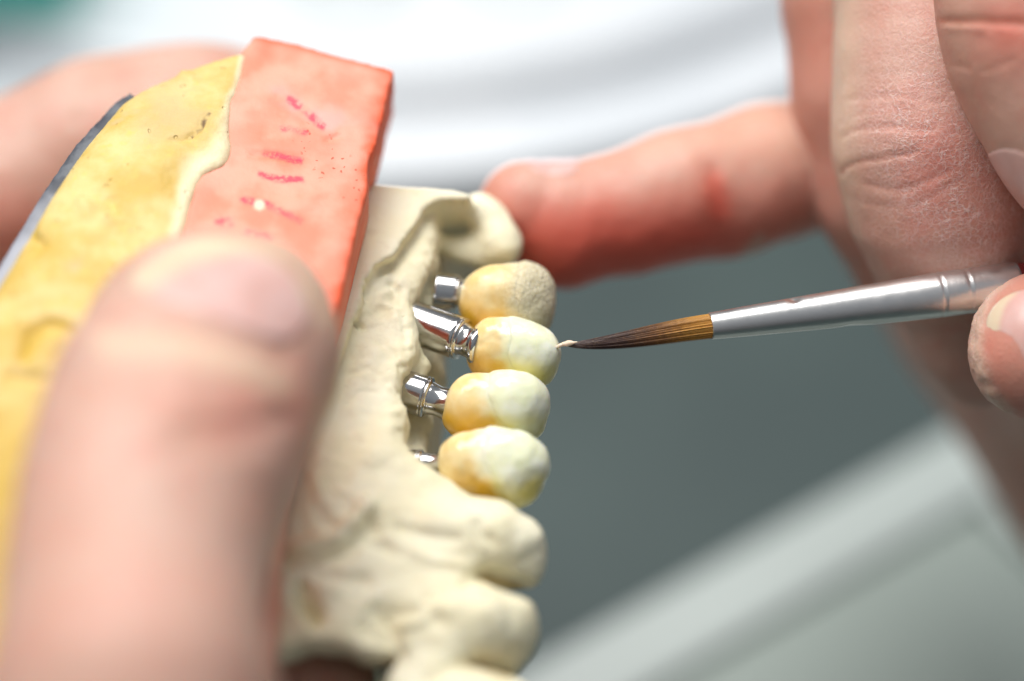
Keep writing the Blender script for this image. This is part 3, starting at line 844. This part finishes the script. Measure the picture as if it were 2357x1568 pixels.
def right_hand():
    f = Field([-6, -34, -88], [78, 50, 16], .42)
    mid = [(2110, -280, -15, 200), (2128, -60, -13.5, 190), (2140, 150, -12, 203), (2147, 330, -11.2, 212), (2170, 480, -12, 192), (2200, 620, -14.5, 152), (2234, 780, -18, 104), (2250, 860, -20, 78)]
    ring = [(1985, -260, -26, 185), (1998, 0, -25, 182), (2020, 210, -25, 182), (2052, 430, -27, 165), (2110, 600, -31, 150)]
    pinky = [(1196, 470, -20.5, 84), (1215, 480, -21, 98), (1310, 512, -22.5, 128), (1440, 490, -24, 134), (1560, 452, -26, 144), (1650, 432, -28, 140), (1760, 400, -31, 150), (1950, 360, -36, 160), (2150, 330, -42, 190)]
    index = [(2330, -300, 3, 165), (2345, -90, 3, 174), (2362, 20, 3.2, 190), (2392, 120, 3.4, 192), (2446, 238, 3.4, 186), (2504, 340, 3.2, 182), (2560, 450, 3, 164)]
    thumb = [(2396, 795, .5, 158), (2440, 800, 1, 166), (2600, 800, 2, 190), (2800, 830, 0, 205)]
    palm = [(2500, 620, -58, 280), (2620, 800, -55, 300), (2800, 900, -40, 330)]
    f.chain(palm, kin=4)
    f.chain([(2420, 250, -50, 240), (2560, 700, -52, 320)], k=6)
    f.chain([(2160, 500, -74, 225), (2320, 700, -74, 255), (2720, 1210, -66, 330)], k=8)
    f.chain([(2750, 850, -30, 260), (2760, 830, -4, 210)], k=4)
    f.chain([(2760, -420, -62, 330), (2950, 100, -62, 360), (2900, 700, -58, 340)], k=6)  # unseen bulk of the hand, added out of frame to shade the palm
    f.chain(pinky, k=1.0, kin=2.5)
    f.ball(1290, 560, -22, 92, k=3.0)                       # finger pad
    f.ball(1690, 470, -27.5, 118, k=2.0)
    f.chain(ring, k=.25, kin=4)
    f.chain(mid, k=.2, kin=4)
    f.chain(index, k=.15, kin=3)
    f.chain(thumb, k=.2, kin=3)
    f.ball(2350, 830, 2, 105, k=2.0)
    V, Q = f.mesh(2)
    px = topx(V)
    def cl(ch):
        Z = [P(*p[:3]) for p in ch]
        d = np.full(len(V), 1e9)
        for (a, b, pa, pb) in zip(Z[:-1], Z[1:], ch[:-1], ch[1:]):
            d = np.minimum(d, caps(V[:, 0], V[:, 1], V[:, 2], a, b, RR(pa[3], pa[2]), RR(pb[3], pb[2])))
        return d
    ds = np.stack([cl(c) for c in (mid, index, thumb, ring, pinky)]); who = ds.argmin(0); close = ds.min(0) < 1.5
    isM, isI, isT, isR, isP = [((who == i) & close).astype(float) for i in range(5)]
    CM = [([(1958, 178), (1990, 174), (2055, 167), (2118, 166)], .16, 5), ([(1948, 226), (1998, 227), (2062, 220), (2110, 226), (2153, 234), (2203, 222)], .32, 6),
          ([(1938, 316), (1950, 307), (1970, 299), (2019, 291), (2090, 296), (2150, 298)], .45, 7), ([(1936, 398), (1945, 387), (1963, 377), (2005, 368), (2062, 359), (2110, 348)], .62, 8),
          ([(1990, 424), (2027, 431), (2079, 437), (2132, 416), (2185, 394)], .35, 9), ([(2090, 482), (2143, 454), (2200, 420)], .2, 9), ([(1934, 284), (1977, 264)], .2, 7),
          ([(2000, 252), (2060, 246), (2120, 250)], .1, 5), ([(1938, 262), (1968, 256)], .14, 5), ([(2020, 70), (2060, 82), (2090, 95)], .12, 6), ([(2080, 40), (2130, 62), (2160, 90)], .12, 6),
          ([(1950, 455), (2000, 470), (2060, 475)], .15, 10), ([(2030, 330), (2080, 336), (2150, 322), (2220, 300)], .16, 6)]
    CI = [([(2160, 46), (2200, 50), (2250, 50), (2370, 54)], .5, 11), ([(2186, 150), (2231, 157)], .2, 6), ([(2260, 165), (2330, 140)], .15, 8), ([(2180, 62), (2260, 66)], -.3, 9)]
    CM = [(l, a*.37, w*.75) for l, a, w in CM]; CI = [(l, a*.6, w*.85) for l, a, w in CI]
    CP_ = [([(1640, 395), (1650, 450), (1654, 520)], .3, 26)]
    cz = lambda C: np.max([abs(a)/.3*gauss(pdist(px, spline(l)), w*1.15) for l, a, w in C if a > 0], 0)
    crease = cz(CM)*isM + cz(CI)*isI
    V = stroke(V, Q, CM, isM); V = stroke(V, Q, CI, isI); V = stroke(V, Q, CP_, isP)
    N = normals(V, Q)
    V = V + N*(fbm(V, 2.6, 3, 6)*.10)[:, None]
    # worn skin at the thumb's edge
    px = topx(V)
    tr = isT*gauss(pdist(px, spline([(2310, 640), (2266, 689), (2244, 790), (2262, 876), (2310, 950)])), 22)
    V = V + N*(tr*fbm(V, .9, 3, 12)*.28)[:, None]
    red = .72*isP*np.clip((px[:, 1] - (405 + (1500-px[:, 0])*.03))/140, 0, 1)*np.clip((1900-px[:, 0])/300, .3, 1) + .42*isP*gauss(pdist(px, [(1645, 410), (1655, 480)]), 30)  # little finger's underside: blood red plus light showing through, put into the colour
    red += isM*.45*gauss(np.linalg.norm((px-np.array([2150, 400]))*np.array([1, .7]), axis=1), 120) + isI*.4*gauss(np.linalg.norm(px-np.array([2330, 70]), axis=1), 80)
    red += .3*isR + isT*.35 + .2*isP + .1*isM + .12*isI
    red = red + .12*fbm(V, 5, 2, 33)
    pale = isM*np.clip((2010-px[:, 0])/70, 0, 1)*.9 + isP*.4*np.clip((430-px[:, 1])/100, 0, 1) + tr*.8  # paler middle finger rim and worn thumb edge; little finger's lit top painted in
    dry = isM*gauss(np.linalg.norm((px-np.array([2190, 330]))*np.array([1.0, .62]), axis=1), 135)*1.15 + isM*gauss(np.linalg.norm((px-np.array([2080, 270]))*np.array([.8, 1]), axis=1), 90)*.55 + isM*.22 + isM*.7*gauss(np.linalg.norm(px-np.array([2250, 520]), axis=1), 120) + tr*.6
    h = link('hand', V, Q, M_SKIN_DRY, None, skin_attrs(V, Q, red, pale, crease, dry))
    tag(h, 'hand with dry cracked skin at the finger joints, pinching the paint brush', 'hand')
    # nails
    c = P(2420, 800, 7.5)
    ax = np.array([[1, 0, .12], [0, 1, 0], [-.12, 0, 1.]]); 
    def fr(V):
        q = topx(V); e = spline([(2330, 650), (2290, 700), (2272, 790), (2290, 870), (2340, 930)])
        return np.clip(1.9 - pdist(q, e)/17, 0, 1)
    nail_of('thumbnail', lambda g: g.chain(thumb, kin=3), P(2410, 800, 3.5), ax, (RR(148, 4), RR(138, 4), 13), h, .14, .9, fr)
    c = P(2440, 470, 1); d = np.array([.418, -.908, 0]); nn = np.array([-.908, -.418, 0.25])
    nn /= np.linalg.norm(nn); t2 = np.cross(d, nn)
    nail_of('fingernail', lambda g: g.chain(index, kin=3), P(2385, 485, 4.5), np.array([d, t2, nn]), (RR(170, 0), 6.2, 7), h, .1, .9)
    nail_of('fingernail', lambda g: g.chain(pinky, kin=2.5), P(1268, 396, -22), np.array([[1, .03, 0], [0, 0, 1.], [0, 1, 0]]), (RR(70, -24), 4.8, 2.6), h, .15, .8)
    return h
right_hand()

def left_hand():
    f = Field([-92, -66, -62], [-14, 36, 84], .62)
    thumb = [(430, 782, 22.5, 190), (450, 860, 26, 268), (402, 1010, 34, 272), (345, 1170, 41, 262), (302, 1370, 48, 258), (300, 1600, 56, 272), (300, 1900, 58, 330)]
    def thumb_tip(g):
        g.chain(thumb, kin=6)
        g.ball(572, 735, 22, 184, k=4); g.ball(500, 745, 22.5, 190, k=4); g.ball(590, 830, 25, 165, k=4)
    thumb_tip(f)
    f.chain([(300, 1850, 52, 330), (-200, 1900, 20, 420), (-420, 1500, -10, 380), (-480, 900, -34, 300), (-330, 520, -38, 215)], k=8, kin=6)
    f.chain([(-330, 505, -38, 205), (0, 475, -38, 203), (250, 352, -39, 200), (470, 314, -40, 190), (640, 330, -41, 175)], k=5, kin=6)
    f.chain([(-150, 1750, 14, 200), (300, 1700, 10, 175), (700, 1660, 12, 165), (900, 1720, 14, 140)], k=4, kin=4)
    V, Q = f.mesh(3)
    px = topx(V); N = normals(V, Q)
    V = V + N*(fbm(V, 6, 3, 4)*.25)[:, None]
    isT = (V[:, 2] > 12).astype(float)*(px[:, 1] < 1650)
    red = isT*(.32*gauss(np.linalg.norm((px-np.array([600, 930]))*np.array([.75, 1]), axis=1), 115) + .14*gauss(np.linalg.norm((px-np.array([310, 1345]))*np.array([.8, 1]), axis=1), 120) + .04)
    red += (1-isT)*(.12 + .4*gauss(np.linalg.norm(px-np.array([60, 540]), axis=1), 120)) + .12*fbm(V, 7, 2, 3)
    pale = isT*(1.0*np.clip(1 - pdist(px, spline([(330, 640), (430, 580), (570, 560), (690, 610), (750, 740)]))/40, 0, 1) + .9*gauss(pdist(px, spline([(250, 790), (420, 800), (560, 845), (640, 880)])), 42))
    V = stroke(V, Q, [([(243, 754), (330, 745), (430, 750), (540, 785), (645, 822)], .35, 30), ([(250, 790), (420, 800), (560, 845)], -.15, 50), ([(430, 985), (560, 975), (660, 960)], .35, 24), ([(400, 1030), (600, 1020)], .3, 26)], isT)
    h = link('hand', V, Q, M_SKIN, None, skin_attrs(V, Q, red, pale, None))
    tag(h, 'hand gripping the yellow mount of the dental cast, thumb in front', 'hand')
    d = np.array([.32, .947, -.0]); nn = np.array([0, .35, .94]); nn /= np.linalg.norm(nn); d -= nn*(d @ nn); d /= np.linalg.norm(d)
    t2 = np.cross(d, nn)
    def fr(V):
        q = topx(V); return np.clip(1.6 - pdist(q, spline([(330, 640), (430, 582), (570, 556), (690, 610), (745, 730)]))/26, 0, 1)
    nail_of('thumbnail', thumb_tip, P(500, 705, 31), np.array([d, t2, nn]), (6.7, 8.4, 8), h, .22, 1.2, fr)
left_hand()

# ------------------------------------------------------------------ background: the bench
def wmm(x, y, z): return (x*BK*.001, ((y + 174)*BK - 174)*.001, z*BK*.001)
def bench(V):
    V = np.asarray(V, float); return np.stack(wmm(V[:, 0], V[:, 1], V[:, 2]), -1)

def build_bench():
    m = Mat('grey_bench_mat')
    c = m.mix(m.ramp(m.noise(60, 3), .35, .65), (.038, .061, .060), (.048, .075, .072))
    m.color(c).rough(.6); m.bump(m.noise(1.5, 3), .1, .4)
    V = np.array([wmm(-1500, -700, 0), wmm(1500, -700, 0), wmm(1500, 1500, 0), wmm(-1500, 1500, 0)])
    o = link('table_top', V, np.array([[0, 1, 2, 3]]), m.m, None, world=True, flat=True); o['kind'] = 'structure'

    # round white tray with a grooved rim and shallow wells
    cx, cy = -28, 242
    mw = Mat('white_glazed_porcelain'); mw.color(mw.mix(mw.ramp(mw.noise(40, 2), .4, .6), (.70, .735, .77), (.76, .79, .82))).rough(.25)
    prof = [(0, 0), (.6, 0), (.6, 128), (.7, 136), (2, 140.5), (5, 141.6), (9.0, 141.6), (10.0, 140.8), (10.3, 138.5), (9.8, 131), (10.0, 128.6), (10.8, 127.6), (16.2, 127.0), (17.2, 126), (17.4, 123.5), (17.2, 60), (17.2, .0)]
    V, Q = lathe(prof, 160)
    V = np.stack([V[:, 1], V[:, 2], V[:, 0]], -1)
    V = bench(V + np.array([cx, cy, 0]))
    o = link('mixing_tray', V, Q, mw.m, None, world=True, at=wmm(cx, cy, 0))
    tag(o, 'round white porcelain mixing tray with a grooved rim, out of focus behind the hands', 'tray')
    mwell = Mat('stained_well'); mwell.color((.52, .57, .56)).rough(.3)
    for x, y, r in ((-26, 142, 10), (0, 144, 9), (24, 152, 9)):
        a = np.linspace(0, 2*np.pi, 49)[:-1]
        pr = [(17.24, r), (17.9, r*.96), (17.9, r*.86), (17.35, r*.7), (17.3, .0)]
        V, Q = lathe(pr, 48); V = np.stack([V[:, 1], V[:, 2], V[:, 0]], -1)
        link('well', bench(V + np.array([x, y, 0])), Q, mwell.m, o, world=True)

    # teal lidded box at the far left
    mt = Mat('teal_plastic'); mt.color((.12, .76, .64)).rough(.35)
    rt = bpy.data.objects.new('storage_box', None); COL.objects.link(rt); rt.location = wmm(-105, 164, 10)
    tag(rt, 'teal plastic box blurred behind the white tray', 'box')
    def box(name, c, s, bev, mat, parent):
        f = Field(np.array(c)-np.array(s)/2-2, np.array(c)+np.array(s)/2+2, max(s)/60)
        X, Y, Z = f.grid(f.all())
        q = [np.abs(A-c[i]) - s[i]/2 + bev for i, A in enumerate((X, Y, Z))]
        d = np.sqrt(sum(np.maximum(k, 0)**2 for k in q)) + np.minimum(np.maximum(np.maximum(q[0], q[1]), q[2]), 0) - bev
        f.F[:] = d
        V, Q = f.mesh(1)
        return link(name, bench(V), Q, mat, parent, world=True, at=None if parent else wmm(c[0], c[1], c[2]-s[2]/2))
    box('body', (-102, 150, 26.6), (66, 44, 18), 2.5, mt.m, rt)
    box('lid', (-102, 150, 37.8), (69, 47, 5), 2.0, mt.m, rt)

    # pale tray lying askew at the near right
    ml = Mat('pale_grey_plastic'); ml.color((.43, .48, .46)).rough(.4)
    mi = Mat('grey_green_tray_floor'); mi.color((.29, .34, .31)).rough(.5)
    rt = bpy.data.objects.new('instrument_tray', None); COL.objects.link(rt)
    tag(rt, 'pale grey instrument tray lying askew at the lower right', 'tray')
    A, B = np.array([5., 11.5]), np.array([63., 50.5])
    d = (B-A)/np.linalg.norm(B-A); nrm = np.array([d[1], -d[0]])
    rt.location = wmm(*(A + 30*d + 40*nrm), 0)
    def plank(name, o2, u, v, h0, h1, mat):
        "bar from o2 along d for u mm and along nrm for v mm"
        c = [o2, o2+d*u, o2+d*u+nrm*v, o2+nrm*v]
        V = [(p[0], p[1], h) for h in (h0, h1) for p in c]
        Qf = [(3, 2, 1, 0), (4, 5, 6, 7), (0, 1, 5, 4), (1, 2, 6, 5), (2, 3, 7, 6), (3, 0, 4, 7)]
        ob = link(name, bench(V), Qf, mat, rt, world=True, flat=True)
        bv = ob.modifiers.new('bevel', 'BEVEL'); bv.width = .0012; bv.segments = 3
    s0 = A - d*40
    plank('rim', s0, 112, 11.5, 0, 12, ml.m)
    plank('rim', s0 + d*103 + nrm*11.52, 9, 110, 0, 12, ml.m)
    plank('floor_panel', s0 + nrm*11.52, 102.9, 110, 0, 10.2, mi.m)
build_bench()

# ------------------------------------------------------------------ light, camera, render settings
world = bpy.data.worlds.new('World'); scene.world = world; world.use_nodes = True
nt = world.node_tree; bg = nt.nodes['Background']
tc = nt.nodes.new('ShaderNodeTexCoord'); sx = nt.nodes.new('ShaderNodeSeparateXYZ'); rp = nt.nodes.new('ShaderNodeValToRGB')
mr = nt.nodes.new('ShaderNodeMapRange'); mr.inputs['From Min'].default_value = -1
nt.links.new(tc.outputs['Generated'], sx.inputs[0]); nt.links.new(sx.outputs['Z'], mr.inputs['Value']); nt.links.new(mr.outputs[0], rp.inputs['Fac'])
e = rp.color_ramp.elements
e[0].position = .35; e[0].color = (.10, .09, .085, 1); e[1].position = .95; e[1].color = (.75, .80, .86, 1)
nt.links.new(rp.outputs['Color'], bg.inputs['Color']); bg.inputs['Strength'].default_value = .42

def area(name, loc, target, size, power, color):
    l = bpy.data.lights.new(name, 'AREA'); l.shape = 'RECTANGLE'; l.size = size[0]; l.size_y = size[1]; l.energy = power; l.color = color
    o = bpy.data.objects.new(name, l); COL.objects.link(o); o.location = loc
    o.rotation_euler = (Vector(target) - Vector(loc)).to_track_quat('-Z', 'Y').to_euler()
    return o
T = (0, 0, .125)
area('bench_lamp', (-.13, .21, .68), T, (.60, .36), 6.3, (1.0, .985, .96))

cam = bpy.data.cameras.new('Camera'); co = bpy.data.objects.new('Camera', cam); COL.objects.link(co)
co.location = W(np.array([0, 0, D])); co.rotation_euler = (math.pi/2 - PITCH, 0, 0)
cam.sensor_width = 36; cam.lens = 36*D/107.0
cam.clip_start = .005; cam.clip_end = 20
cam.dof.use_dof = True; cam.dof.focus_distance = D*.001; cam.dof.aperture_fstop = cam.lens/17.0
scene.camera = co
vs = scene.view_settings; vs.view_transform = 'Standard'; vs.look = 'None'; vs.exposure = 0; vs.gamma = 1; vs.use_curve_mapping = False
